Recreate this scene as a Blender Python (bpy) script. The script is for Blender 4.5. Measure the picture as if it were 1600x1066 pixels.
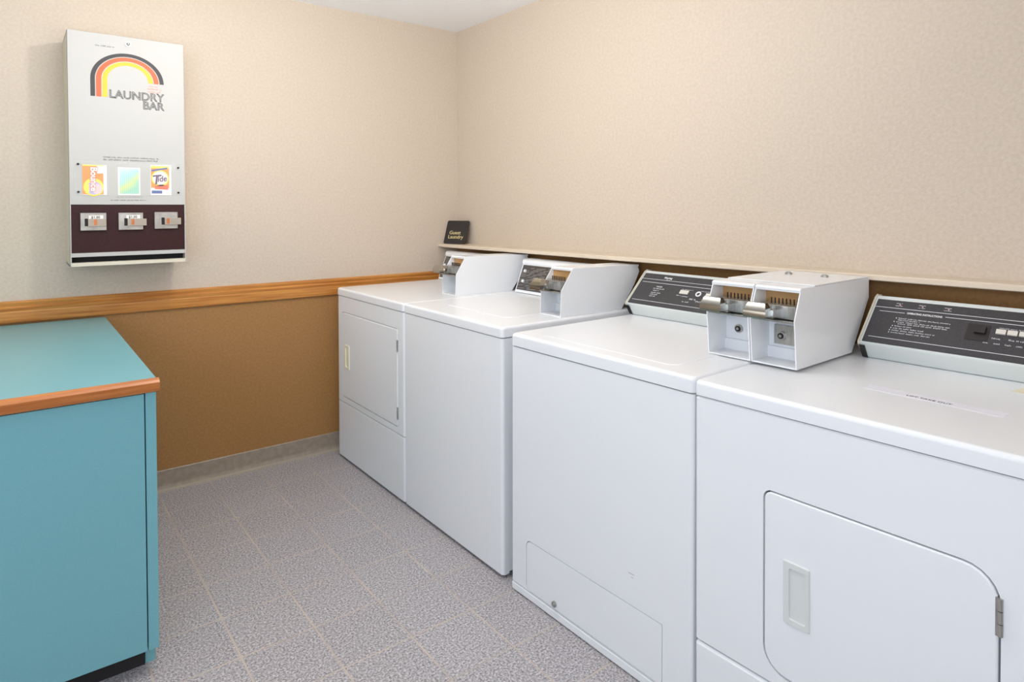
import bpy, bmesh, math, random
from mathutils import Vector, Matrix
random.seed(7)
for o in list(bpy.data.objects): bpy.data.objects.remove(o)
SC = bpy.context.scene
COL = SC.collection
R = math.radians

# ------------------------------------------------------------ camera
cam = bpy.data.objects.new('camera', bpy.data.cameras.new('camera')); COL.objects.link(cam)
yw, pt, rl = R(37.7228), R(1.2168), R(-0.0993)
F = Vector((math.sin(yw)*math.cos(pt), math.cos(yw)*math.cos(pt), -math.sin(pt)))
Rv = Vector((math.cos(yw), -math.sin(yw), 0)); Uv = Rv.cross(F)
R2 = Rv*math.cos(rl) + Uv*math.sin(rl); U2 = Uv*math.cos(rl) - Rv*math.sin(rl)
m = Matrix((R2, U2, -F)).transposed().to_4x4()
m.translation = (-2.2081, -3.4201, 1.3431)
cam.matrix_world = m
cam.data.sensor_width = 36; cam.data.lens = 1007.67/1600*36
cam.data.shift_x = -1.3/1600; cam.data.shift_y = -(533-345.5)/1600
cam.data.clip_start = 0.02
SC.camera = cam

# ------------------------------------------------------------ world, lights, exposure
w = bpy.data.worlds.new('world'); SC.world = w; w.use_nodes = True
w.node_tree.nodes['Background'].inputs[0].default_value = (.8, .85, 1, 1)
w.node_tree.nodes['Background'].inputs[1].default_value = 0.05
SC.view_settings.view_transform = 'Standard'; SC.view_settings.look = 'None'
SC.view_settings.gamma = 1; SC.view_settings.use_curve_mapping = False
SC.view_settings.exposure = 0.0
def area(name, loc, target, sx, sy, power, col):
    l = bpy.data.lights.new(name, 'AREA'); l.shape = 'RECTANGLE'; l.size = sx; l.size_y = sy
    l.energy = power; l.color = col
    o = bpy.data.objects.new(name, l); COL.objects.link(o); o.location = loc
    d = Vector(target) - Vector(loc)
    o.rotation_euler = d.to_track_quat('-Z', 'Y').to_euler()
    return o
def bulb(name, loc, rad, power, col):
    l = bpy.data.lights.new(name, 'POINT'); l.shadow_soft_size = rad; l.energy = power; l.color = col
    o = bpy.data.objects.new(name, l); COL.objects.link(o); o.location = loc
bulb('ceiling_globe_light', (-1.10, -2.25, 2.28), .10, 4, (1, 1, 1))
bulb('far_end_fill', (-1.5, -1.4, 2.2), .05, 18.5, (1, .98, .96))  # added point lamp to brighten the far end, no known fixture
area('ceiling_bounce_fill', (-1.75, -1.75, 1.86), (-1.45, -1.3, 2.438), .8, .8, 17, (.96, .98, 1))  # added up-facing fill in mid-room, brightens the ceiling
area('doorway_daylight', (-3.45, -3.7, 1.3), (-1.0, -1.5, .7), .9, 1.3, 34, (.58, .75, 1))
area('rear_fill', (-1.6, -4.4, 1.6), (-1.6, 0, 1.2), 2.4, 1.4, 8.5, (1, .97, .94))  # added soft fill behind the camera, no known hallway
area('left_side_fill', (-3.6, -1.3, 1.7), (-1, -.8, .9), 1.3, 1.0, 8, (1, 1, 1))  # added fill from the left for the far machine fronts, no known window
area('camera_flash', (-2.45, -3.5, 1.7), (-.9, 0, 1.2), .5, .5, 6, (1, .97, .95))

# ------------------------------------------------------------ colour and material helpers
def lin(c):
    return tuple((x/12.92 if x <= .04045 else ((x+.055)/1.055)**2.4) for x in [v/255 for v in c]) + (1,)
MATS = {}
def mat(name, col, rough=.5, metal=0., spec=.5, coat=0., alpha=1., trans=0.):
    mm = bpy.data.materials.new(name); mm.use_nodes = True
    b = mm.node_tree.nodes['Principled BSDF']
    b.inputs['Base Color'].default_value = lin(col)
    b.inputs['Roughness'].default_value = rough; b.inputs['Metallic'].default_value = metal
    b.inputs['Specular IOR Level'].default_value = spec
    b.inputs['Coat Weight'].default_value = coat; b.inputs['Coat Roughness'].default_value = .06
    b.inputs['Alpha'].default_value = alpha
    b.inputs['Transmission Weight'].default_value = trans
    MATS[name] = mm
    return mm
def nd(mm, t, **k):
    n = mm.node_tree.nodes.new(t)
    for a, v in k.items(): setattr(n, a, v)
    return n
def lk(mm, a, b): mm.node_tree.links.new(a, b)
def noisy(mm, col2, scale, lo=.4, hi=.6, bump=0., bscale=None, stretch=(1, 1, 1), detail=4, bdist=.002):
    """mix base colour with col2 by object-space noise; optional bump"""
    b = mm.node_tree.nodes['Principled BSDF']
    tc = nd(mm, 'ShaderNodeTexCoord'); mp = nd(mm, 'ShaderNodeMapping'); mp.inputs['Scale'].default_value = stretch
    lk(mm, tc.outputs['Object'], mp.inputs['Vector'])
    if col2 is not None:
        n = nd(mm, 'ShaderNodeTexNoise'); n.inputs['Scale'].default_value = scale; n.inputs['Detail'].default_value = detail
        lk(mm, mp.outputs[0], n.inputs['Vector'])
        r = nd(mm, 'ShaderNodeValToRGB'); r.color_ramp.elements[0].position = lo; r.color_ramp.elements[1].position = hi
        r.color_ramp.elements[0].color = tuple(b.inputs['Base Color'].default_value); r.color_ramp.elements[1].color = lin(col2)
        lk(mm, n.outputs['Fac'], r.inputs[0]); lk(mm, r.outputs[0], b.inputs['Base Color'])
    if bump:
        n2 = nd(mm, 'ShaderNodeTexNoise'); n2.inputs['Scale'].default_value = bscale or scale; n2.inputs['Detail'].default_value = 3
        lk(mm, mp.outputs[0], n2.inputs['Vector'])
        bp = nd(mm, 'ShaderNodeBump'); bp.inputs['Strength'].default_value = bump; bp.inputs['Distance'].default_value = bdist
        lk(mm, n2.outputs['Fac'], bp.inputs['Height']); lk(mm, bp.outputs[0], b.inputs['Normal'])
    return mm

M_wall = noisy(mat('beige_wall_paint', (210, 195, 177), .55, spec=.35), (203, 187, 168), 90, .35, .65, .55, 150)
M_brown = noisy(mat('brown_wall_paint', (168, 124, 74), .55, spec=.35), (158, 115, 67), 90, .35, .65, .6, 150)
M_ceil = noisy(mat('white_ceiling_texture', (250, 250, 251), .9, spec=.1), (245, 245, 246), 160, .4, .6, .5, 120, bdist=.004)
M_oak = noisy(mat('oak_wood', (206, 142, 68), .38), (172, 104, 42), 26, .38, .66, .15, 60, stretch=(.12, 2.2, 3.2), detail=6)
M_oak2 = noisy(mat('oak_edging', (196, 124, 62), .35), (168, 96, 42), 30, .35, .7, .1, 60, stretch=(.15, 2, 3), detail=6)
M_base = noisy(mat('grey_vinyl_base', (162, 148, 132), .45), (152, 138, 122), 40, .4, .6)
M_caulk = mat('tan_caulk', (168, 155, 138), .6)
M_teal = noisy(mat('teal_laminate', (116, 174, 181), .32), (113, 171, 178), 300, .4, .6, .05, 300)
M_teald = mat('dark_teal_seam', (40, 72, 76), .6)
M_white = noisy(mat('white_enamel', (238, 239, 240), .26, spec=.5), None, 1, bump=.04, bscale=260)
M_whiteold = mat('white_enamel_warm', (232, 229, 224), .3)
M_cream = mat('cream_plastic', (232, 228, 200), .4)
M_creamw = mat('white_plastic', (218, 222, 217), .35)
M_dark = mat('dark_gap', (36, 34, 33), .8)
M_chrome = mat('chrome', (176, 172, 164), .14, 1.)
M_steel = noisy(mat('brushed_steel', (190, 188, 183), .32, .75), (160, 158, 152), 30, .3, .7, stretch=(1, 8, 1))
M_panel = noisy(mat('charcoal_panel', (64, 62, 64), .42), (52, 50, 52), 300, .4, .6)
M_panelb = mat('black_panel', (38, 34, 32), .4)
M_ink = mat('white_print', (232, 232, 232), .5)
M_pink = mat('pink_print', (214, 170, 170), .5)
M_btn = mat('ivory_button', (222, 216, 204), .4)
M_face = mat('ivory_enamel_face', (188, 185, 179), .45, spec=.22)
M_edge = mat('ivory_enamel_edge', (214, 205, 184), .45)
M_brownp = noisy(mat('dark_brown_panel', (48, 22, 20), .5, spec=.2), (66, 40, 38), 420, .45, .65)
M_black = mat('black_ink', (40, 36, 37), .5)
M_orange = mat('orange_ink', (226, 84, 20), .45)
M_yellow = mat('yellow_ink', (226, 178, 0), .45)
M_greyink = mat('grey_ink', (150, 148, 142), .6)
M_sign = noisy(mat('black_sign_plastic', (34, 28, 28), .4), (50, 44, 44), 500, .4, .6)
M_gold = mat('gold_lettering', (226, 210, 150), .4)
M_clear = mat('clear_acrylic', (240, 240, 236), .08, alpha=.06)
M_tape = mat('frosted_tape', (243, 242, 250), .3)
M_stick = mat('yellowed_sticker', (236, 230, 200), .5)
M_brass = mat('brass', (190, 150, 84), .25, 1.)
M_copper = mat('copper', (196, 120, 80), .35, .8)

def floor_mat():
    mm = mat('grey_speckled_tile', (160, 155, 155), .42)
    b = mm.node_tree.nodes['Principled BSDF']
    tc = nd(mm, 'ShaderNodeTexCoord'); mp = nd(mm, 'ShaderNodeMapping')
    mp.inputs['Location'].default_value = (1.019 + .2237*20, .265 + .2312*30, 0)
    lk(mm, tc.outputs['Object'], mp.inputs['Vector'])
    br = nd(mm, 'ShaderNodeTexBrick'); br.offset = 0; br.squash = 1
    br.inputs['Scale'].default_value = 1; br.inputs['Brick Width'].default_value = .2237
    br.inputs['Row Height'].default_value = .2312; br.inputs['Mortar Size'].default_value = .0034
    br.inputs['Mortar Smooth'].default_value = .25; br.inputs['Bias'].default_value = 0
    br.inputs['Color1'].default_value = (.44, .44, .44, 1); br.inputs['Color2'].default_value = (.52, .52, .52, 1)
    lk(mm, mp.outputs[0], br.inputs['Vector'])
    n = nd(mm, 'ShaderNodeTexNoise'); n.inputs['Scale'].default_value = 150; n.inputs['Detail'].default_value = 8; n.inputs['Roughness'].default_value = .85
    lk(mm, tc.outputs['Object'], n.inputs['Vector'])
    r = nd(mm, 'ShaderNodeValToRGB'); e = r.color_ramp.elements
    e[0].position = .41; e[0].color = lin((92, 88, 91)); e[1].position = .59; e[1].color = lin((222, 218, 218))
    q = r.color_ramp.elements.new(.5); q.color = lin((168, 162, 163))
    lk(mm, n.outputs['Fac'], r.inputs[0])
    mul = nd(mm, 'ShaderNodeMixRGB', blend_type='SOFT_LIGHT'); mul.inputs[0].default_value = .6
    lk(mm, r.outputs[0], mul.inputs[1]); lk(mm, br.outputs['Color'], mul.inputs[2])
    n2 = nd(mm, 'ShaderNodeTexNoise'); n2.inputs['Scale'].default_value = 5; n2.inputs['Detail'].default_value = 2
    lk(mm, tc.outputs['Object'], n2.inputs['Vector'])
    r2 = nd(mm, 'ShaderNodeValToRGB'); r2.color_ramp.elements[0].position = .38; r2.color_ramp.elements[1].position = .62
    r2.color_ramp.elements[0].color = (.55, .55, .55, 1); r2.color_ramp.elements[1].color = (.95, .95, .95, 1)
    lk(mm, n2.outputs['Fac'], r2.inputs[0])
    mm_ = nd(mm, 'ShaderNodeMath', operation='MULTIPLY'); lk(mm, br.outputs['Fac'], mm_.inputs[0]); lk(mm, r2.outputs[0], mm_.inputs[1])
    mix = nd(mm, 'ShaderNodeMixRGB'); mix.inputs[2].default_value = lin((200, 185, 170))
    lk(mm, mm_.outputs[0], mix.inputs[0]); lk(mm, mul.outputs[0], mix.inputs[1]); lk(mm, mix.outputs[0], b.inputs['Base Color'])
    return mm
M_floor = floor_mat()

# ------------------------------------------------------------ mesh helpers
def box(bm, x0, x1, y0, y1, z0, z1, r=0., seg=2, mi=0):
    x0, x1 = min(x0, x1), max(x0, x1); y0, y1 = min(y0, y1), max(y0, y1); z0, z1 = min(z0, z1), max(z0, z1)
    t = bmesh.new()
    mt = Matrix.Translation(((x0+x1)/2, (y0+y1)/2, (z0+z1)/2)) @ Matrix.Diagonal((x1-x0, y1-y0, z1-z0, 1))
    bmesh.ops.create_cube(t, size=1, matrix=mt)
    if r > 0: bmesh.ops.bevel(t, geom=t.edges[:], offset=r, segments=seg, profile=.5, affect='EDGES')
    join(bm, t, mi)
def join(bm, t, mi=0, M=None):
    if M is not None: bmesh.ops.transform(t, matrix=M, verts=t.verts)
    for f in t.faces: f.material_index = mi
    me = bpy.data.meshes.new('tmp'); t.to_mesh(me); t.free(); bm.from_mesh(me); bpy.data.meshes.remove(me)
AX = {'x': lambda a, u, v: (a, u, v), 'y': lambda a, u, v: (u, a, v), 'z': lambda a, u, v: (u, v, a)}
def prism(bm, pts, ax, a0, a1, mi=0, bev=0.):
    """polygon pts extruded along an axis; bev chamfers all edges"""
    t = bmesh.new(); f = AX[ax]
    A = [t.verts.new(f(a0, *q)) for q in pts]; B = [t.verts.new(f(a1, *q)) for q in pts]
    t.faces.new(A); t.faces.new(B[::-1])
    for i in range(len(pts)): t.faces.new((A[i], B[i], B[(i+1) % len(pts)], A[(i+1) % len(pts)]))
    bmesh.ops.recalc_face_normals(t, faces=t.faces)
    if bev: bmesh.ops.bevel(t, geom=t.edges[:], offset=bev, segments=2, profile=.5, affect='EDGES')
    join(bm, t, mi)
def rr(u0, u1, v0, v1, r, n=6):
    """rounded rectangle; r one radius or four (u0v0,u1v0,u1v1,u0v1)"""
    u0, u1 = min(u0, u1), max(u0, u1); v0, v1 = min(v0, v1), max(v0, v1)
    rs = r if isinstance(r, (list, tuple)) else [r]*4
    out = []
    for (cx, cy, sx, sy, a0), q in zip([(u0, v0, 1, 1, 180), (u1, v0, -1, 1, 270), (u1, v1, -1, -1, 0), (u0, v1, 1, -1, 90)], rs):
        q = max(q, .0004)
        for k in range(n+1):
            a = R(a0 + 90*k/n); out.append((cx+sx*q+q*math.cos(a), cy+sy*q+q*math.sin(a)))
    return out
def loft(bm, rings, cap0=True, cap1=True, mi=0):
    t = bmesh.new(); V = [[t.verts.new(q) for q in rg] for rg in rings]
    n = len(V[0])
    for a, b in zip(V, V[1:]):
        for i in range(n): t.faces.new((a[i], a[(i+1) % n], b[(i+1) % n], b[i]))
    if cap0: t.faces.new(V[0][::-1])
    if cap1: t.faces.new(V[-1])
    bmesh.ops.recalc_face_normals(t, faces=t.faces)
    join(bm, t, mi)
def slab(bm, ax, u0, u1, v0, v1, r, a0, a1, b=.0015, mi=0):
    """rounded-rect slab from depth a0 (back) to a1 (front) with a soft front edge"""
    f = AX[ax]; s = 1 if a1 > a0 else -1
    rs = r if isinstance(r, (list, tuple)) else [r]*4
    u0, u1 = min(u0, u1), max(u0, u1); v0, v1 = min(v0, v1), max(v0, v1)
    rings = [[f(a0, *q) for q in rr(u0, u1, v0, v1, rs)], [f(a1-s*b, *q) for q in rr(u0, u1, v0, v1, rs)]]
    for k in (.5, 1):
        i = b*(1-math.cos(k*math.pi/2)); h = b*(1-math.sin(k*math.pi/2))
        rings.append([f(a1-s*h, *q) for q in rr(u0+i, u1-i, v0+i, v1-i, [max(x-i, .0004) for x in rs])])
    loft(bm, rings, mi=mi)
def cyl(bm, c, r, h, ax='z', n=20, r2=None, mi=0, bev=0.):
    t = bmesh.new()
    bmesh.ops.create_cone(t, cap_ends=True, segments=n, radius1=r, radius2=r if r2 is None else r2, depth=h)
    if bev:
        es = [e for e in t.edges if abs(e.verts[0].co.z-e.verts[1].co.z) < 1e-6 and e.verts[0].co.z > 0]
        bmesh.ops.bevel(t, geom=es, offset=bev, segments=2, affect='EDGES')
    rot = {'z': Matrix(), 'x': Matrix.Rotation(-math.pi/2, 4, 'Y'), 'y': Matrix.Rotation(math.pi/2, 4, 'X')}[ax]
    join(bm, t, mi, Matrix.Translation(c) @ rot)      # 'x' points toward -x, 'y' toward -y
def obj(name, bm, mats, parent=None, smooth=True, label=None):
    me = bpy.data.meshes.new(name); bm.to_mesh(me); bm.free()
    for q in (mats if isinstance(mats, (list, tuple)) else [mats]): me.materials.append(q)
    o = bpy.data.objects.new(name, me); COL.objects.link(o)
    if smooth:
        for f in me.polygons: f.use_smooth = True
        me.set_sharp_from_angle(angle=R(40))
        wn = o.modifiers.new('wn', 'WEIGHTED_NORMAL'); wn.keep_sharp = True
    if parent: o.parent = parent
    if label: o['label'] = label
    return o
def cut(o, bm, mi_mat=None):
    """carve a shape out of o"""
    c = obj('cutter', bm, mi_mat or o.data.materials[0], smooth=False)
    c.parent = o.parent
    md = o.modifiers.new('b', 'BOOLEAN'); md.operation = 'DIFFERENCE'; md.object = c; md.solver = 'EXACT'
    bpy.context.view_layer.update()
    dg = bpy.context.evaluated_depsgraph_get(); dg.update()
    new = bpy.data.meshes.new_from_object(o.evaluated_get(dg))
    o.modifiers.clear(); o.data = new
    bpy.data.objects.remove(c)
    for f in new.polygons: f.use_smooth = True
    new.set_sharp_from_angle(angle=R(40))
    wn = o.modifiers.new('wn', 'WEIGHTED_NORMAL'); wn.keep_sharp = True
def thing(name, label, cat, loc=(0, 0, 0), rot=(0, 0, 0), group=None):
    o = bpy.data.objects.new(name, None); COL.objects.link(o); o.empty_display_size = .1
    o.location = loc; o.rotation_euler = rot; o['label'] = label; o['category'] = cat
    if group: o['group'] = group
    return o
def tag(o, label, cat, group=None):
    o['label'] = label; o['category'] = cat
    if group: o['group'] = group
    return o
def struct(name, bm, mats, parent=None, smooth=False):
    o = obj(name, bm, mats, parent, smooth)
    if not parent: o['kind'] = 'structure'
    return o
def text(bm, s, size, org, right, up, align='LEFT', th=.0006, mi=0, sx=1., shear=0., outline=0., bold=0.):
    c = bpy.data.curves.new('txt', 'FONT'); c.body = s; c.size = size; c.align_x = align; c.resolution_u = 3
    c.shear = shear
    if outline: c.fill_mode = 'NONE'; c.bevel_depth = outline; c.bevel_resolution = 0
    else: c.extrude = th/2; c.offset = bold
    o = bpy.data.objects.new('txt', c); COL.objects.link(o)
    dg = bpy.context.evaluated_depsgraph_get(); dg.update()
    me = bpy.data.meshes.new_from_object(o.evaluated_get(dg))
    t = bmesh.new(); t.from_mesh(me)
    rt = Vector(right).normalized(); u = Vector(up).normalized(); n = rt.cross(u)
    M = Matrix((rt*sx, u, n)).transposed().to_4x4(); M.translation = Vector(org) + n*(th/2)
    join(bm, t, mi, M)
    bpy.data.objects.remove(o); bpy.data.curves.remove(c); bpy.data.meshes.remove(me)
class Plane:
    """a flat face: P(u,v) gives points, quads lie just above it"""
    def __init__(s, org, right, up):
        s.o = Vector(org); s.r = Vector(right).normalized(); s.u = Vector(up).normalized(); s.n = s.r.cross(s.u)
    def P(s, u, v, h=0.): return s.o + s.r*u + s.u*v + s.n*h
    def rect(s, bm, u0, u1, v0, v1, h=.0006, mi=0, base=-.0005, sh=0.):
        t = bmesh.new()
        V = [t.verts.new(s.P(a + sh*(b-v0), b, k)) for k in (base, h) for a, b in ((u0, v0), (u1, v0), (u1, v1), (u0, v1))]
        for q in ((3, 2, 1, 0), (4, 5, 6, 7), (0, 1, 5, 4), (1, 2, 6, 5), (2, 3, 7, 6), (3, 0, 4, 7)): t.faces.new([V[i] for i in q])
        join(bm, t, mi)
    def poly(s, bm, pts, h=.0006, mi=0, base=-.0005):
        t = bmesh.new(); A = [t.verts.new(s.P(a, b, base)) for a, b in pts]; B = [t.verts.new(s.P(a, b, h)) for a, b in pts]
        t.faces.new(A[::-1]); t.faces.new(B); n = len(pts)
        for i in range(n): t.faces.new((A[i], A[(i+1) % n], B[(i+1) % n], B[i]))
        bmesh.ops.recalc_face_normals(t, faces=t.faces); join(bm, t, mi)
    def words(s, bm, u, v, length, ht, mi=0, h=.0006, seed=0):
        """a line of print too small to read: short uneven word strokes"""
        rd = random.Random(seed); x = u
        while x < u+length-ht*.6:
            wl = min(rd.uniform(1.6, 5.5)*ht, u+length-x); y = x
            while y < x+wl-ht*.3:
                k = rd.random(); cw = ht*.42
                s.rect(bm, y, y+cw*.45, v, v+ht*rd.choice((.7, 1, .7, .7)), h, mi)
                if k > .35: s.rect(bm, y, y+cw*1.1, v+ht*(.0 if k > .7 else .5), v+ht*(.2 if k > .7 else .7), h, mi)
                y += cw*1.5
            x += wl + ht*.6

# ------------------------------------------------------------ room
XL, YN, HC = -3.7, -4.5, 2.438
def wall_box(name, x0, x1, y0, y1, z0, z1, mats, split=None):
    bm = bmesh.new()
    if split: box(bm, x0, x1, y0, y1, z0, split, mi=1); box(bm, x0, x1, y0, y1, split, z1, mi=0)
    else: box(bm, x0, x1, y0, y1, z0, z1)
    return struct(name, bm, mats)
wall_box('floor', XL-.1, .1, YN-.1, .1, -.1, 0, M_floor)
wall_box('ceiling', XL-.1, .1, YN-.1, .1, HC, HC+.1, M_ceil)
wall_box('wall_back', XL-.1, 0, 0, .1, 0, HC, [M_wall, M_brown], .865)
wall_box('wall_right', 0, .1, YN-.1, .1, 0, HC, [M_wall, M_brown], 1.11)
wall_box('wall_front', XL, 0, YN-.1, YN, 0, HC, [M_wall, M_brown], .865)
wall_box('wall_left', XL-.1, XL, YN-.1, 0, 0, HC, [M_wall, M_brown], .865)
# chair rail: oak moulding on the back wall
bm = bmesh.new()
prism(bm, [(0, .863), (-.014, .863), (-.018, .868), (-.018, .905), (-.016, .91), (-.018, .915), (-.019, .925), (-.013, .931), (-.013, .936), (-.016, .940), (-.016, .947), (-.010, .953), (0, .953)], 'x', XL, 0)
struct('trim_1', bm, M_oak, smooth=True)
# vinyl cove base
bm = bmesh.new()
prism(bm, [(0, 0), (-.016, 0), (-.014, .008), (-.006, .018), (-.004, .03), (-.004, .094), (0, .098)], 'x', XL, -.002)
prism(bm, [(-.010, .0), (-.022, 0), (-.021, .005), (-.014, .011)], 'x', XL, -.002, mi=1)
struct('baseboard_back', bm, [M_base, M_caulk], smooth=True)
# ledge cap along the right wall (slightly out of level and out of parallel)
bm = bmesh.new()
t = bmesh.new()
def lz(y): return 1.1195 - .0062*y
rings = []
for y in (0, -1.5, -3.0, YN):
    xf = -.145 - (.035/2.9)*y; zt = lz(y)
    zt -= .0022*(-y/2.9); rings.append([(0, y, zt-.019), (xf+.004, y, zt-.019), (xf, y, zt-.016), (xf, y, zt-.004), (xf+.004, y, zt), (0, y, zt)])
t.free(); loft(bm, rings)
struct('trim_2', bm, mat('ledge_paint', (220, 204, 182), .4), smooth=True)

# ------------------------------------------------------------ folding counter
WX, WY = -1.8895, -1.347
cb = thing('folding_counter', 'teal laminate folding counter with oak front edge standing against the back wall', 'counter', (WX, 0, 0))
bm = bmesh.new(); box(bm, XL-WX+.005, -.002, WY+.014, -.026, .822, .856, .0015)
obj('countertop', bm, M_teal, cb)
bm = bmesh.new()
prism(bm, [(WY+.014, .817), (WY+.004, .817), (WY-.006, .821), (WY-.010, .829), (WY-.010, .846), (WY-.004, .853), (WY+.006, .856), (WY+.014, .856)], 'x', XL-WX+.005, .004)
obj('edge_trim', bm, M_oak2, cb, label='rounded oak edge strip')
bm = bmesh.new(); box(bm, -.031, -.004, WY+.006, -.03, .075, .8195, .0008); box(bm, -.031, -.004, WY+.075, -.03, 0, .075)
obj('side_panel', bm, M_teal, cb)
bm = bmesh.new(); box(bm, XL-WX+.01, -.034, WY+.006, WY+.026, .075, .815, .0008)
obj('front_panel', bm, M_teal, cb)
bm = bmesh.new(); box(bm, XL-WX+.01, -.033, WY+.07, WY+.09, 0, .0745); box(bm, XL-WX+.01, -.0331, WY+.028, -.05, .08, .818)
obj('toe_kick', bm, M_dark, cb, label='dark recessed toe kick and carcass')

# ------------------------------------------------------------ laundry machines
# local frame: x=0 front plane, +x toward the wall; y=0 far side, -y toward the near side
def deck(bm, W, D, zb, zt, r=.011):
    f = AX['z']; rings = []
    for k in range(2): rings.append([f((zb, zt-r)[k], *q) for q in rr(-.003, D, -W, 0, [.014, .004, .004, .014])])
    for k in (.33, .66, 1):
        a = k*math.pi/2; i = r*(1-math.cos(a)); h = r*(1-math.sin(a))
        rings.append([f(zt-h, *q) for q in rr(-.003+i, D-i, -W+i*.7, -i*.7, [.014, .004, .004, .014])])
    loft(bm, rings)
def machine(name, label, cat, loc, rot, W, D, zt, zlb, zb, parts_split=None, group=None):
    t = thing(name, label, cat, loc, rot, group)
    bm = bmesh.new(); deck(bm, W, D, zlb, zt)
    top = obj('top_deck', bm, M_white, t)
    bm = bmesh.new(); box(bm, .03, D-.005, -W+.0025, -.0025, max(zb, .02), zlb-.0035, .001)
    box(bm, .02, .05, -W+.012, -.012, zb+.004, zlb+.001, mi=1)  # dark liner added behind the front, its colour gives the gaps their shade
    obj('side_cabinet', bm, [M_white, M_dark], t)
    for (x, y) in ((.07, -.06), (.07, -W+.06), (D-.06, -.06), (D-.06, -W+.06)):
        bm = bmesh.new(); cyl(bm, (x, y, .0115), .018, .023)
        obj('foot', bm, M_dark, t)
    return t, top
def front(t, W, z0, z1, name='front_panel', r=.012, th=.031, hi=True, edge=.0015, m=None):
    bm = bmesh.new(); f = AX['z']; rings = []
    P = lambda i: rr(i, th, -W+.0015+i*.5, -.0015-i*.5, [r, .0005, .0005, r])
    for z, i in ((z0, edge), (z0+edge, 0), (z1-edge, 0), (z1, edge)): rings.append([f(z, *q) for q in P(i)])
    loft(bm, rings)
    return obj(name, bm, m or M_white, t)
def door(t, fp, y0, y1, z0, z1, r, handle, hm, hinges, gap=.003, depth=.04, hl=None):
    bm = bmesh.new(); slab(bm, 'x', y0+gap, y1-gap, z0-gap, z1+gap, [x+gap for x in r], -.01, depth, 0.0002)
    cut(fp, bm)
    bm = bmesh.new(); slab(bm, 'x', y0, y1, z0, z1, r, min(depth, .014), -.0022, .004)
    d = obj('door', bm, M_white, t)
    hy0, hy1, hz0, hz1 = handle
    # recessed pull: frame with a scooped pocket
    bm = bmesh.new(); slab(bm, 'x', hy0-.003, hy1+.003, hz0+.004, hz1-.004, .002, -.02, .04, .0002); cut(d, bm)
    bm = bmesh.new()
    f = AX['x']
    R0 = lambda a, b, g, r_: [f(a, *q) for q in rr(hy0-b-g[0], hy1+b+g[1], hz0+b+g[2], hz1-b-g[3], r_)]
    w_, h_ = abs(hy0-hy1), abs(hz1-hz0)
    fr = [[f(-.002, *q) for q in rr(hy0, hy1, hz0, hz1, .003)],
          [f(-.006, *q) for q in rr(hy0-.002, hy1+.002, hz0+.002, hz1-.002, .003)],
          [f(-.0060, *q) for q in rr(hy0-.24*w_, hy1+.14*w_, hz0+.09*h_, hz1-.1*h_, .006)],
          [f(-.000, *q) for q in rr(hy0-.28*w_, hy1+.17*w_, hz0+.10*h_, hz1-.11*h_, .007)],
          [f(.0185, *q) for q in rr(hy0-.31*w_, hy1+.19*w_, hz0+.13*h_, hz1-.115*h_, .007)]]
    loft(bm, fr, cap0=True)
    obj('handle', bm, hm, d, label=hl)
    for (a, b) in hinges:
        bm = bmesh.new()
        n = 3
        for k in range(n):
            z_0 = a+(b-a)*k/n
            cyl(bm, (-.002, y1-.0035, (z_0+a+(b-a)*(k+1)/n)/2), .0045, (b-a)/n-.0015, 'z', 12)
        box(bm, -.0028, .002, y1-.003, y1+.004, a, b)
        obj('hinge', bm, M_steel, d, label='dull metal hinge')
    return d
GR = 'white coin laundry machines along the right wall'
Yw = Vector((0, -1, 0))

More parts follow.
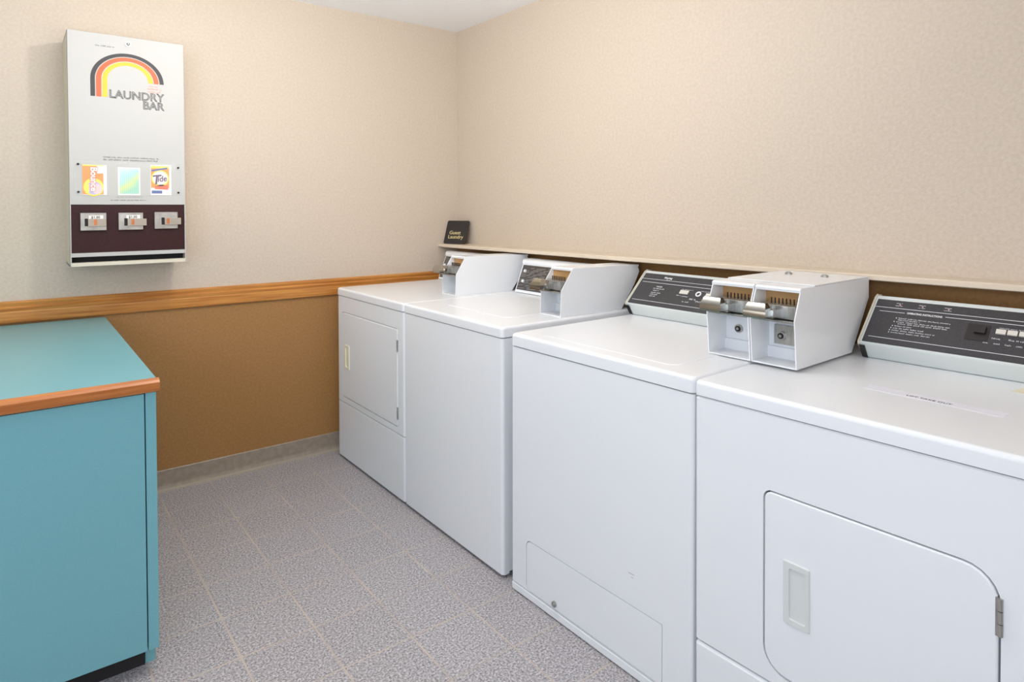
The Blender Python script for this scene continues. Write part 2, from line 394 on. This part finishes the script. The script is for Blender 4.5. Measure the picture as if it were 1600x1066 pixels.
def console_modern(t, W, xb, zt, kind, y0=-.012, y1=None):
    """low sloped console with charcoal face"""
    y1 = y1 or -W+.012; z = zt
    prof = [(xb, z), (xb-.006, z+.003), (xb-.030, z+.042), (xb-.030, z+.049), (xb+.090, z+.166), (xb+.100, z+.172), (xb+.125, z+.168), (xb+.135, z+.0)]
    bm = bmesh.new(); prism(bm, prof, 'y', y0, y1)
    obj('console', bm, M_creamw, t)
    a = Vector((xb-.030, y0-.006, z+.049)); b = Vector((xb+.090, y0-.006, z+.166))
    up = (b-a).normalized(); L = (b-a).length
    pl = Plane(a+up*.003, (0, -1, 0), up); WW = (y0-y1)-.012
    bm = bmesh.new(); pl.rect(bm, 0, WW, 0, L-.008, .002, base=-.002)
    fp = obj('control_panel', bm, M_panel, t, smooth=False, label='charcoal control panel')
    h = .0026; bh = .0018
    bm = bmesh.new()
    Lr = lambda u0, u1, v0, v1, mi=0: pl.rect(bm, u0, u1, v0, v1, h, mi, bh)
    Lr(.012, WW-.01, .0190, .0204); Lr(.001, WW-.01, .1295, .1309)
    class PP: pass
    W8 = lambda u, v, l, ht, mi=0, s=0: pl.words(bm, u, v, l, ht, mi, h, s)
    if kind == 'washer':
        Lr(.01, WW-.01, .1130, .1146)
        text(bm, 'Maytag', .0135, pl.P(.105, .1395, bh), pl.r, pl.u, th=.0008, bold=.0002)
        W8(.118, .130, .02, .004, s=3)
        text(bm, 'WASH', .010, pl.P(.092, .092, bh), pl.r, pl.u, th=.0008)
        W8(.082, .083, .055, .005, s=4); W8(.087, .073, .03, .005, s=5); W8(.083, .062, .045, .0055, s=6)
        W8(.083, .053, .04, .0055, s=7); W8(.085, .044, .028, .005, s=8)
        W8(.216, .096, .05, .003, s=9); W8(.300, .096, .05, .004, s=10)
        W8(.205, .064, .02, .004, s=11); W8(.23, .062, .03, .004, s=12); W8(.27, .052, .03, .0065, s=13)
        W8(.245, .037, .03, .005, s=14); W8(.30, .045, .045, .006, s=15)
        btns = [(.214, .252, .074, .091), (.33, .348, .074, .089)]
        dk = [(.19, .265, .066, .103)]
        ring = True
    else:
        Lr(.016, .084, .1150, .1163); Lr(.186, WW-.01, .1168, .1182)
        text(bm, 'OPERATING INSTRUCTIONS', .0088, pl.P(.0895, .1135, bh), pl.r, pl.u, th=.0008, sx=.79, bold=.0002)
        rows = [(.069, .0935, .131), (.069, .0870, .058), (.0665, .0800, .133), (.072, .0735, .125), (.066, .0650, .043), (.064, .0570, .078), (.0625, .0490, .108), (.0625, .0410, .099)]
        for k, (u, v, l) in enumerate(rows):
            W8(u+.004, v, l, .0042, s=20+k)
            if k not in (1, 3): Lr(u-.003, u-.0008, v, v+.0035)
        for u in (.054, .113, .178):
            W8(u, .1480, .018, .0030, s=int(u*999)); W8(u, .1385, .018, .0030, s=int(u*777))
            Lr(u+.008, u+.012, .1425, .1465, 1)
        W8(.264, .0640, .016, .0055, s=41); W8(.312, .1000, .06, .0030, s=42)
        for k, u in enumerate((.302, .338, .362, .41, .45)): W8(u, .0640, .022, .0050, s=50+k)
        for k, u in enumerate((.286, .309, .333, .356, .39)): W8(u, .0475, .015, .0045, s=60+k)
        btns = [(.3075+.0245*k, .3285+.0245*k, .0810, .0955) for k in range(6)]
        ring = False
    obj('lettering', bm, [M_ink, M_pink], fp, smooth=False, label='white printed lines and lettering')
    for (u0, u1, v0, v1) in btns:
        bm = bmesh.new(); pl.rect(bm, u0, u1, v0, v1, .006, base=.0015)
        obj('button', bm, M_btn, fp, smooth=False, label='ivory push button')
    if ring:
        bm = bmesh.new()
        c = pl.P(.297, .082, .004); t2 = bmesh.new()
        n = 20; V = []
        for r_ in (.012, .007):
            V.append([t2.verts.new(pl.P(.297+r_*math.cos(2*math.pi*k/n), .082+r_*math.sin(2*math.pi*k/n), .005)) for k in range(n)])
        V.append([t2.verts.new(pl.P(.297+.012*math.cos(2*math.pi*k/n), .082+.012*math.sin(2*math.pi*k/n), .001)) for k in range(n)])
        V.append([t2.verts.new(pl.P(.297+.007*math.cos(2*math.pi*k/n), .082+.007*math.sin(2*math.pi*k/n), .001)) for k in range(n)])
        for i in range(n):
            j = (i+1) % n
            t2.faces.new((V[0][i], V[0][j], V[1][j], V[1][i])); t2.faces.new((V[2][i], V[2][j], V[0][j], V[0][i])); t2.faces.new((V[1][i], V[1][j], V[3][j], V[3][i]))
        join(bm, t2)
        obj('indicator_ring', bm, M_ink, fp, label='white ring indicator')
    else:
        bm = bmesh.new(); pl.rect(bm, .243, .294, .052, .106, .0030, base=.0015)
        pl.rect(bm, .262, .286, .074, .097, .010, base=.003)
        obj('selector_knob', bm, M_panelb, fp, smooth=False, label='black start knob')
    # end caps: dark bracket foot and pale cap along the slope
    for yy, s in ((y0, 1), (y1, -1)):
        bm = bmesh.new()
        prism(bm, [(xb+.002, z), (xb-.008, z+.0015), (xb-.034, z+.040), (xb-.020, z+.040)], 'y', yy+s*.001, yy-s*.014)
        obj('end_bracket', bm, M_panelb, t, label='black plastic end bracket')
        bm = bmesh.new()
        prism(bm, [(xb+.002, z+.003), (xb-.033, z+.043), (xb-.033, z+.051), (xb+.088, z+.170), (xb+.102, z+.176), (xb+.128, z+.172), (xb+.136, z+.003)], 'y', yy+s*.005, yy-s*.0005, bev=.001)
        obj('end_cap', bm, M_edge, t, label='pale end cap')

def console_mirror(t, W, xb, zt, y0, y1, kn):
    """upright splash console with a dark hatched glossy face"""
    z = zt
    bm = bmesh.new()
    prism(bm, [(xb, z), (xb-.006, z+.004), (xb-.002, z+.014), (xb+.048, z+.138), (xb+.044, z+.146), (xb+.046, z+.158), (xb+.056, z+.166), (xb+.10, z+.168), (xb+.115, z+.160), (xb+.12, z)], 'y', y0, y1)
    obj('console', bm, M_white, t)
    a = Vector((xb-.002, y0-.008, z+.014)); b = Vector((xb+.048, y0-.008, z+.138)); up = (b-a).normalized()
    pl = Plane(a+up*.002, (0, -1, 0), up); L = (b-a).length-.004; WW = y0-y1-.016
    bm = bmesh.new(); pl.rect(bm, 0, WW, 0, L, .002, base=-.002)
    fp = obj('control_panel', bm, M_panelm, t, smooth=False, label='dark hatched control panel')
    bm = bmesh.new()
    rd = random.Random(5)
    for k in range(16):
        v = .006+.0076*k
        if v > L-.004: break
        u = .004
        while u < WW-.04:
            l = rd.uniform(.02, .07)
            if rd.random() > .25:
                pl.poly(bm, [(u, v), (u+l, v+.0035), (u+l, v+.0052), (u, v+.0017)], .0026, 0, .0018)
            u += l+rd.uniform(.006, .03)
    obj('lettering', bm, M_greyp, fp, smooth=False, label='fine grey hatching and print')
    for (u, v) in kn:
        bm = bmesh.new(); t2 = bmesh.new(); n = 16
        A = [t2.verts.new(pl.P(u+.008*math.cos(2*math.pi*k/n), v+.008*math.sin(2*math.pi*k/n), .001)) for k in range(n)]
        B = [t2.verts.new(pl.P(u+.0072*math.cos(2*math.pi*k/n), v+.0072*math.sin(2*math.pi*k/n), .009)) for k in range(n)]
        t2.faces.new(B)
        for i in range(n): t2.faces.new((A[i], A[(i+1) % n], B[(i+1) % n], B[i]))
        bmesh.ops.recalc_face_normals(t2, faces=t2.faces); join(bm, t2)
        obj('button', bm, M_ink, fp, label='round white push button')
M_panelm = mat('glossy_dark_panel', (72, 66, 62), .22)
M_goldrefl = mat('gold_reflection_plate', (206, 164, 112), .35, .5)  # warm room reflection in the metal, put into the base colour
M_greyp = mat('grey_print', (150, 144, 138), .4)

def coin_meter(par, x, y, z, W, L, h1, hn, xn, style, locks=True, rot=0, back_round=False, plate=False, open_right=False):
    """coin meter housing: open coin-box cubby below, slide mechanism above.
    x,y,z: front left bottom; x grows to the wall; the box spans y..y-W"""
    th = .0035
    if back_round:
        rr_ = .03; arc = [(L-rr_+rr_*math.sin(a), hn-.006-rr_+rr_*math.cos(a)) for a in [R(q) for q in (0, 22, 45, 68, 90)]]
        side = [(0, 0), (.004, h1), (xn, hn)] + arc + [(L, 0)]
        side = [(0, 0), (.004, h1), (xn, hn)] + arc + [(L-.03, .10), (L-.11, 0)]
    else: side = [(0, 0), (-.012, h1), (xn, hn), (L, hn), (L, hn-.06), (L-.115, 0)]
    sh = [(x+a, z+b) for a, b in side]
    bm = bmesh.new()
    prism(bm, sh, 'y', y, y-th, bev=.0009); prism(bm, sh, 'y', y-W+th, y-W, bev=.0009)
    # top plate with rolled front lip
    prism(bm, [(x+xn-.004, z+hn-.011), (x+xn-.006, z+hn-.004), (x+xn, z+hn+.0012), (x+L-.004, z+hn-(.006 if back_round else 0)+.0012), (x+L-.004, z+hn-.008-(.006 if back_round else 0)), (x+xn+.006, z+hn-.005)], 'y', y-.0005, y-W+.0005)
    # floor, cubby back, body behind
    box(bm, x+.001, x+L-.12, y-th*.5, y-W+th*.5, z, z+.004)
    box(bm, x+.090, x+.093, y-th*.5, y-W+th*.5, z+.002, z+h1)
    box(bm, x+.082, x+.091, y-th*.5, y-W+th*.5, z+.002, z+.036, .001)
    # shelf under the slide
    box(bm, x-.006, x+.1, y-th*.5, y-W+th*.5, z+h1-.009, z+h1-.003, .001, mi=1)
    # back panel of the upper opening
    box(bm, x+.070, x+.075, y-th*.5, y-W+th*.5, z+h1-.006, z+hn-.003, mi=2)
    M = obj('housing' if style == 'double' else 'coin_meter', bm, [M_white, M_steel, M_goldrefl], par, label=None if style == 'double' else 'white metal coin meter box')
    P = M if style != 'double' else par
    # chute block with coin slots
    bm = bmesh.new(); yc0, yc1 = y-.010, y-W+.008
    box(bm, x+.006, x+.085, yc0, yc1, z+h1, z+h1+.036, .002)
    box(bm, x-.004, x+.008, yc0-.045, yc0-.051, z+h1-.002, z+h1+.034, .001)
    for k in range(8):
        yy = y-W*.30-k*(W*.58/7)
        box(bm, x+.034, x+.038, yy-.0009, yy+.0009, z+h1+.034, z+h1+.052, mi=1)
    obj('coin_chute', bm, [M_steel, M_dark], P, label='metal coin chute with vertical slots')
    # slide with thumb handle
    bm = bmesh.new(); hw = W*.5; yh = y-W*.06
    box(bm, x-.030, x+.03, y-.014, y-W*.62, z+h1+.004, z+h1+.026, .001)
    t2 = bmesh.new()
    zz0, zz1, zz2 = z+h1+.004, z+h1+.024, z+h1+.044
    A = [(x-.058, yh, zz0), (x-.058, yh-hw, zz0), (x-.028, yh-hw, zz0), (x-.028, yh, zz0)]
    B = [(x-.058, yh, zz1), (x-.058, yh-hw, zz1), (x-.028, yh-hw, zz1), (x-.028, yh, zz1)]
    Cc = [(x-.045, yh-.008, zz2), (x-.045, yh-hw+.008, zz2), (x-.030, yh-hw+.008, zz2), (x-.030, yh-.008, zz2)]
    loft(bm, [A, B, Cc])
    obj('coin_slide', bm, M_chrome, P, label='chrome push-in coin slide')
    # lock
    yl = y-W*.345; zl = z+h1*.53
    if plate:
        bm = bmesh.new(); box(bm, x+.084, x+.0895, y-W*.16, y-W*.62, z+h1*.34, z+h1*.76, .001)
        obj('lock_plate', bm, M_steel, P, label='scratched bare metal lock plate')
    bm = bmesh.new(); xo = x+(.083 if plate else .089)
    cyl(bm, (xo-.003, yl, zl), .0125, .008, 'x', 24, bev=.001); cyl(bm, (xo-.0075, yl, zl), .0085, .003, 'x', 20, mi=1); cyl(bm, (xo-.0095, yl, zl), .004, .003, 'x', 12, mi=0)
    obj('lock', bm, [M_steel, M_dark], P, label='round cam lock')
    return M

# 1. far dryer ------------------------------------------------
X12 = -.8333
d1, top1 = machine('clothes_dryer', 'white coin dryer in the far corner, furthest from the camera, with small cream door pull', 'dryer', (X12, -.0956, 0), (0, 0, 0), .7485, .80, .914, .8757, .013, group=GR)
fp = front(d1, .7485, .309, .872)
front(d1, .7485, .013, .305, 'lower_panel')
door(d1, fp, -.055, -.686, .341, .7875, [.012, .022, .022, .008][::1], (-.0985, -.158, .494, .622), M_cream, [(.375, .431), (.685, .740)], hl='cream recessed door pull')
console_mirror(d1, .7485, .630, .914, -.012, -.5695, [(.02, .075)])
coin_meter(d1, X12*0+.309, -.570, .914, .124, .455, .105, .187, .058, 'single', back_round=True)
# 2. far washer ----------------------------------------------
d2, top2 = machine('washing_machine', 'white top-loading coin washer with plain front, touching the far dryer', 'washing machine', (X12, -.8471, 0), (0, 0, 0), .7343, .80, .914, .8757, .013, group=GR)
front(d2, .7343, .013, .872)
bm = bmesh.new(); slab(bm, 'z', .128, .545, -.13, -.592, .035, .9125, .9165, .0035)
obj('lid', bm, M_white, d2)
console_mirror(d2, .7343, .630, .914, -.004, -.5875, [(.03, .098), (.036, .045)])
coin_meter(d2, .298, -.588, .914, .124, .455, .103, .187, .066, 'single', back_round=True)
# 3. near washer -----------------------------------------------
d3, top3 = machine('washing_machine', 'white top-loading coin washer with a low access panel and charcoal console', 'washing machine', (-.841, -1.6414, 0), (.002, 0, .0158), .7555, .78, .906, .864, .0, group=GR)
fp = front(d3, .7555, .034, .860, r=.008)
front(d3, .7555, .004, .031, 'base_rail', r=.004, edge=.003, th=.03)
bm = bmesh.new(); slab(bm, 'x', -.0805, -.6590, .0360, .2095, [.02, .02, .022, .003], -.01, .04, .0002); cut(fp, bm)
bm = bmesh.new(); slab(bm, 'x', -.0825, -.6565, .0378, .2068, [.018, .018, .02, .003], .012, .0002, .0012)
ap = obj('access_panel', bm, M_white, d3)
bm = bmesh.new(); cyl(bm, (-.004, -.225, .0555), .0095, .010, 'x', 24, bev=.003); cyl(bm, (-.009, -.225, .0555), .0035, .003, 'x', 12)
obj('latch', bm, M_steel, ap, label='round metal latch')
bm = bmesh.new(); slab(bm, 'z', .056, .556, -.076, -.655, .04, .9045, .9074, .0028)
obj('lid', bm, M_white, d3)
bm = bmesh.new()
for (a, b, c, d) in ((.538, .299, .0014, .02), (.548, .290, .001, .008)):
    box(bm, -.0003, .0003, -a, -a-d, b, b+c)
obj('scuff_mark', bm, M_greyink, fp)
console_modern(d3, .7555, .625, .906, 'washer', y0=-.002, y1=-.612)
# 4. near dryer ----------------------------------------------
d4, top4 = machine('clothes_dryer', 'white coin dryer nearest the camera with large hinged door and taped notice on top', 'dryer', (-.829, -2.4037, 0), (-.004, 0, .0238), .748, .78, .900, .8625, .0, group=GR)
fp = front(d4, .748, .2275, .8585, r=.010, edge=.004)
front(d4, .748, .012, .2235, 'lower_panel', r=.010, edge=.006)
door(d4, fp, -.1945, -.6460, .260, .6785, [.055, .055, .018, .055], (-.241, -.304, .392, .537), M_creamw, [(.566, .636), (.32, .38)], gap=.004, depth=.04, hl='white recessed door pull')
console_modern(d4, .748, .598, .900, 'dryer', y0=-.168)
bm = bmesh.new(); pl = Plane((.270, -.31, .9), (-.05, -1, 0), (1, -.05, 0))
pl.rect(bm, .0, .285, -.022, .02, .0004, base=-.0002)
nt = obj('taped_notice', bm, M_tape, d4, smooth=False, label='clear tape strip with handwriting')
bm = bmesh.new()
text(bm, 'LIFT TAKE OUT', .0135, pl.P(.093, -.012, .0005), pl.r, pl.u, th=.0003, sx=1.0)
obj('handwriting', bm, M_black, nt, smooth=False)
bm = bmesh.new(); pl.poly(bm, [(.228, .222), (.40, .222), (.40, .33), (.238, .315)], .0006, 0, .0001)
obj('sticker', bm, M_stick, d4, smooth=False, label='yellowed paper sticker')

# double coin meter over the seam of the near washer and near dryer
dm = thing('coin_meter', 'double white coin meter sitting across the two nearest machines, two chrome slides', 'coin meter', (-.829+.2585*.99966-.136*.026, -2.4035+.2585*.026+.136, .9076), (0, 0, .026))
coin_meter(dm, 0, 0, 0, .1365, .447, .131, .215, .022, 'double')
coin_meter(dm, 0, -.1395, 0, .1315, .447, .131, .215, .022, 'double', plate=True)
bm = bmesh.new(); box(bm, .10, .4465, -.001, -.270, .2165, .2195, .001); 
obj('top_plate', bm, M_white, dm)
for y in (-.075, -.19):
    bm = bmesh.new(); cyl(bm, (.328, y, .2225), .011, .007, 'z', 20, bev=.002); cyl(bm, (.328, y, .2265), .006, .003, 'z', 16)
    obj('top_lock', bm, M_steel, dm, label='round key lock')

# ------------------------------------------------------------ sign
d = Vector((.337, -.9415, 0)).normalized(); nn = Vector((.9415, .337, 0)).normalized()
up = (nn*.048 + Vector((0, 0, .139))).normalized()
sp = Plane(Vector((-.118, -.022, 1.1213)) , d, up)
bm = bmesh.new()
sp.poly(bm, rr(0, .166, 0, .147, .010), .004, 0, 0)
sg = thing('guest_sign', 'small black plastic sign with gold lettering leaning in the corner on the wall ledge', 'sign', (0, 0, 0))
obj('plate', bm, M_sign, sg)
bm = bmesh.new()
text(bm, 'Guest', .031, sp.P(.030, .060, .004), sp.r, sp.u, th=.0008, sx=1.15, bold=.0002)
text(bm, 'Laundry', .031, sp.P(.026, .033, .004), sp.r, sp.u, th=.0008, sx=1.15, bold=.0002)
obj('lettering', bm, M_gold, sg, smooth=False, label='gold raised lettering')

# ------------------------------------------------------------ laundry supply dispenser
DX0, DX1, DZ0, DZ1, DD = -2.030, -1.606, 1.105, 2.0628, .268
dp = thing('vending_dispenser', 'tall ivory and brown wall-mounted laundry supply vending machine', 'vending machine', (DX0, 0, DZ0))
W_, H_ = DX1-DX0, DZ1-DZ0
bm = bmesh.new()
box(bm, 0, .004, -DD+.004, 0, 0, H_); box(bm, W_-.004, W_, -DD+.004, 0, 0, H_)
box(bm, 0, W_, -DD+.004, 0, H_-.004, H_); box(bm, 0, W_, -DD+.004, 0, 0, .004)
box(bm, .004, W_-.004, -.01, 0, 0, H_); box(bm, .004, W_-.004, -DD+.05, -DD+.046, .004, .05, mi=1)
prism(bm, [(-DD+.006, .0), (-DD, .0), (-DD, .014), (-DD+.01, .016), (-DD+.03, .008), (-DD+.03, .003)], 'x', .0035, W_-.0035)
obj('cabinet', bm, [M_edge, M_dark], dp)
pf = Plane((0, -DD, 0), (1, 0, 0), (0, 0, 1))
bm = bmesh.new(); box(bm, .0, W_, -DD, -DD+.02, .252, H_, .0025)
face = obj('front_door', bm, M_face, dp, label='ivory enamel front')
bm = bmesh.new(); box(bm, .0045, W_-.0045, -DD+.001, -DD+.02, .055, .2515, .0008)
br = obj('coin_panel', bm, M_brownp, dp, label='dark brown coin panel')
bm = bmesh.new(); box(bm, .0, .0042, -DD, -DD+.02, 0, .252, .0008); box(bm, W_-.0042, W_, -DD, -DD+.02, 0, .252, .0008)
box(bm, .0042, W_-.0042, -DD-.001, -DD+.012, .038, .0545, .001)
obj('frame', bm, M_face, dp)
h = .0006
# rainbow arch (left leg longer than the right)
def arch(r0, r1, mi, bmx, cx=.2105, cz=.772, zl=.698, zr=.772, sy=1.0):
    sx = 1.0; pts = []
    n = 28
    out = [(cx-r0*math.cos(math.pi*k/n), cz+r0*sy*math.sin(math.pi*k/n)) for k in range(n+1)]
    inn = [(cx-r1*math.cos(math.pi*k/n), cz+r1*sy*math.sin(math.pi*k/n)) for k in range(n+1)]
    A = [(cx-r0, zl)] + out + [(cx+r0, zr)]; B = [(cx-r1, zl)] + inn + [(cx+r1, zr)]
    for i in range(len(A)-1):
        if abs(A[i][0]-A[i+1][0])+abs(A[i][1]-A[i+1][1]) < 1e-5: continue
        pf.poly(bmx, [A[i], A[i+1], B[i+1], B[i]], h, mi)
bm = bmesh.new(); arch(.134, .118, 0, bm, sy=.86); arch(.1145, .096, 1, bm, sy=.86); arch(.0925, .075, 2, bm, sy=.86)
obj('rainbow_stripes', bm, [M_black, M_orange, M_yellow], face, smooth=False, label='black, orange and yellow rainbow stripes')
bm = bmesh.new()
for ol, dz in ((.0007, 0), ):
    text(bm, 'LAUNDRY', .0475, pf.P(.345, .697, .0004), pf.r, pf.u, 'RIGHT', th=.0002, sx=.93, outline=ol)
    text(bm, 'BAR', .0475, pf.P(.345, .660, .0004), pf.r, pf.u, 'RIGHT', th=.0002, sx=.93, outline=ol)
    text(bm, 'LAUNDRY', .0475, pf.P(.3425, .6985, .0004), pf.r, pf.u, 'RIGHT', th=.0002, sx=.93, outline=.0004)
    text(bm, 'BAR', .0475, pf.P(.3425, .6615, .0004), pf.r, pf.u, 'RIGHT', th=.0002, sx=.93, outline=.0004)
pf.words(bm, .095, .905, .07, .006, 0, h, 80)
for k, (u, v, l) in enumerate(((.118, .447, .202), (.118, .4365, .20))): pf.words(bm, u, v, l, .0068, 0, h, 81+k)
pf.words(bm, .162, .282, .10, .005, 1, h, 90); pf.words(bm, .142, .2685, .135, .005, 0, h, 91)
obj('lettering', bm, [M_black, M_greyink], face, smooth=False, label='black outlined lettering and small print')
bm = bmesh.new()
pf.words(bm, .288, .757, .04, .006, 0, h, 92); pf.words(bm, .283, .745, .055, .008, 0, h, 93); pf.words(bm, .283, .733, .05, .008, 0, h, 94)
obj('price_sticker', bm, mat('coral_ink', (238, 140, 110), .5), face, smooth=False, label='small coral printed sticker')
bm = bmesh.new(); cyl(bm, (.212, -DD-.002, .928), .0115, .006, 'y', 24, bev=.001); cyl(bm, (.212, -DD-.0055, .928), .006, .003, 'y', 16, mi=1); cyl(bm, (.212, -DD-.007, .928), .003, .003, 'y', 12)
obj('lock', bm, [M_steel, M_dark], face, label='round metal lock')
# product sample packs on the display
def pack(u0, u1, v0, v1, mats, fn, name, label):
    bm = bmesh.new()
    pf.rect(bm, u0, u1, v0, v1, .0016, 0, .0002)
    g = Plane(pf.P(u0, v0, .0016), pf.r, pf.u)
    fn(g, bm, u1-u0, v1-v0)
    return obj(name, bm, mats, face, smooth=False, label=label)
M_pw = mat('pack_white', (238, 232, 224), .4); M_porange = mat('pack_orange', (250, 140, 20), .4); M_pyel = mat('pack_yellow', (250, 222, 60), .4)
M_pblue = mat('pack_blue', (60, 84, 150), .4); M_ppur = mat('pack_purple', (92, 52, 96), .4); M_pred = mat('pack_red', (246, 96, 50), .4)
M_plil = mat('pack_lilac', (186, 178, 220), .4); M_ppink = mat('pack_pink', (250, 200, 196), .4); M_pgrn = mat('pack_olive', (150, 160, 110), .4)
def circ(cx, cy, rx, ry, a0=0, a1=360, n=20): return [(cx+rx*math.cos(R(a0+(a1-a0)*k/n)), cy+ry*math.sin(R(a0+(a1-a0)*k/n))) for k in range(n)]
def f_b(g, bm, w, hh):
    g.rect(bm, 0, w*.86, hh*.02, hh*.96, .0003, 1)
    g.rect(bm, .0, w*.86, hh*.96, hh, .0004, 2)
    g.poly(bm, circ(w*.45, hh*.26, w*.42, hh*.30), .0005, 2)
    g.poly(bm, circ(w*.47, hh*.23, w*.33, hh*.22), .0007, 5)
    g.poly(bm, circ(w*.60, hh*.20, w*.22, hh*.16), .0009, 7)
    g.rect(bm, w*.12, w*.26, hh*.05, hh*.36, .0011, 3)
    g.rect(bm, w*.60, w*.86, hh*.72, hh*.97, .0006, 0)
    text(bm, 'Bounce', w*.40, g.P(w*.34, hh*.93, .0010), (0, 0, -1), (1, 0, 0), th=.0004, mi=4, sx=.98, bold=.0028)
    text(bm, 'Bounce', w*.40, g.P(w*.34, hh*.93, .0015), (0, 0, -1), (1, 0, 0), th=.0004, mi=6, sx=.98, bold=.0010)
pack(.0445, .1285, .292, .4155, [M_pw, M_porange, M_pyel, M_pyel, M_pred, M_plil, M_pw, M_ppink], f_b, 'dryer_sheet_sample', 'orange sample pack printed sideways')
M_stripe = mat('pack_turquoise', (170, 214, 206), .4)
def stripes():
    mm = M_stripe; b = mm.node_tree.nodes['Principled BSDF']
    tc = nd(mm, 'ShaderNodeTexCoord'); sp_ = nd(mm, 'ShaderNodeSeparateXYZ'); lk(mm, tc.outputs['Object'], sp_.inputs[0])
    ad = nd(mm, 'ShaderNodeMath', operation='MULTIPLY_ADD'); ad.inputs[1].default_value = -.8
    n = nd(mm, 'ShaderNodeTexNoise'); n.inputs['Scale'].default_value = 22; lk(mm, tc.outputs['Object'], n.inputs['Vector'])
    lk(mm, sp_.outputs['X'], ad.inputs[0]); lk(mm, sp_.outputs['Z'], ad.inputs[2])
    mr = nd(mm, 'ShaderNodeMapRange'); mr.inputs[1].default_value = .13; mr.inputs[2].default_value = .28
    lk(mm, ad.outputs[0], mr.inputs[0])
    ad2 = nd(mm, 'ShaderNodeMath', operation='MULTIPLY_ADD'); ad2.inputs[1].default_value = .5; lk(mm, n.outputs['Fac'], ad2.inputs[0]); lk(mm, mr.outputs[0], ad2.inputs[2])
    r = nd(mm, 'ShaderNodeValToRGB'); e = r.color_ramp.elements
    e[0].position = .3; e[0].color = lin((160, 214, 190)); e[1].position = 1.; e[1].color = lin((206, 222, 240))
    q = e.new(.55); q.color = lin((214, 228, 140)); q = e.new(.75); q.color = lin((176, 222, 214))
    lk(mm, ad2.outputs[0], r.inputs[0])
    wv = nd(mm, 'ShaderNodeTexWave'); wv.inputs['Scale'].default_value = 45; wv.bands_direction = 'X'; lk(mm, tc.outputs['Object'], wv.inputs['Vector'])
    mx = nd(mm, 'ShaderNodeMixRGB', blend_type='MULTIPLY'); mx.inputs[2].default_value = (.82, .86, .86, 1)
    lk(mm, wv.outputs['Fac'], mx.inputs[0]); lk(mm, r.outputs[0], mx.inputs[1]); lk(mm, mx.outputs[0], b.inputs['Base Color'])
stripes()
pack(.1685, .2500, .292, .409, [M_pw, M_stripe], lambda g, bm, w, hh: g.rect(bm, w*.06, w*.94, hh*.05, hh*.95, .0004, 1), 'softener_sample', 'pale turquoise and yellow striped sample pack')
def f_t(g, bm, w, hh):
    g.rect(bm, w*.02, w*.9, hh*.24, hh*.97, .0003, 1)
    g.rect(bm, w*.02, w*.9, hh*.90, hh*.97, .0005, 2)
    g.poly(bm, circ(w*.46, hh*.56, w*.42, hh*.27), .0005, 2)
    g.poly(bm, circ(w*.46, hh*.57, w*.37, hh*.22), .0006, 3)
    g.poly(bm, [(w*.2, hh*.20), (w*.85, hh*.18), (w*.85, hh*.32), (w*.5, hh*.36), (w*.2, hh*.30)], .0005, 4)
    g.rect(bm, w*.05, w*.55, hh*.05, hh*.15, .0004, 5)
    g.poly(bm, [(w*.04, hh*.78), (w*.80, hh*.87), (w*.82, hh*.93), (w*.04, hh*.84)], .0007, 5)
    text(bm, 'T', w*.72, g.P(w*.04, hh*.34, .0009), (1, 0, .12), (-.12, 0, 1), th=.0004, mi=6, sx=1.0, shear=.25, bold=.0010)
    text(bm, 'ide', w*.44, g.P(w*.33, hh*.44, .0009), (1, 0, .12), (-.12, 0, 1), th=.0004, mi=6, sx=.86, shear=.2, bold=.0008)
pack(.289, .3685, .294, .4235, [M_pw, M_porange, M_pyel, M_pw, M_pred, M_pblue, M_ppur], f_t, 'detergent_sample', 'orange sample box with dark purple lettering')
# acrylic cover with corner screws
bm = bmesh.new(); pf.rect(bm, .0175, .408, .291, .432, .0046, 0, .0034)
obj('display_cover', bm, M_clear, face, smooth=False, label='clear acrylic display cover')
for (u, v) in ((.030, .417), (.030, .304), (.396, .414), (.396, .305)):
    bm = bmesh.new(); cyl(bm, (u, -DD-.0052, v), .0045, .003, 'y', 14, bev=.0008)
    obj('screw', bm, M_dark, face)
# coin mechanisms
for k, (u, v) in enumerate(((.035, .147), (.168, .147), (.301, .149))):
    bm = bmesh.new(); w_ = .089
    pf.rect(bm, u, u+w_, v, v+.071, .012, 0, -.001)
    pf.rect(bm, u+.001, u+w_-.001, v+.0685, v+.071, .0145, 0, .010)
    cm = obj('coin_mechanism', bm, M_steel, dp, smooth=False, label='brushed metal coin mechanism')
    bm = bmesh.new(); s = .004+.006*k
    pf.rect(bm, u+.021+s, u+w_+(-.001 if k == 0 else .012), v+.017, v+.046, .021, 0, .012)
    sl = obj('coin_slide', bm, M_chrome, cm, smooth=False)
    bm = bmesh.new(); pf.rect(bm, u+.045, u+.056, v+.021, v+.044, .0216, 0, .0205)
    obj('copper_coin', bm, M_copper, sl, smooth=False)
    bm = bmesh.new(); pf.rect(bm, u+.010+s, u+.021+s, v+.017, v+.048, .0135, 0, .011)
    obj('coin_slot', bm, M_dark, cm, smooth=False)
    if k < 2:
        bm = bmesh.new(); pf.rect(bm, u+.028, u+.078, v+.047, v+.061, .0132, 0, .0115)
        text(bm, '$1.00', .0145, pf.P(u+.036, v+.0485, .0132), pf.r, pf.u, th=.0004, mi=1, sx=.95, bold=.0003)
        obj('price_label', bm, [M_pw, M_black], cm, smooth=False, label='white price label')
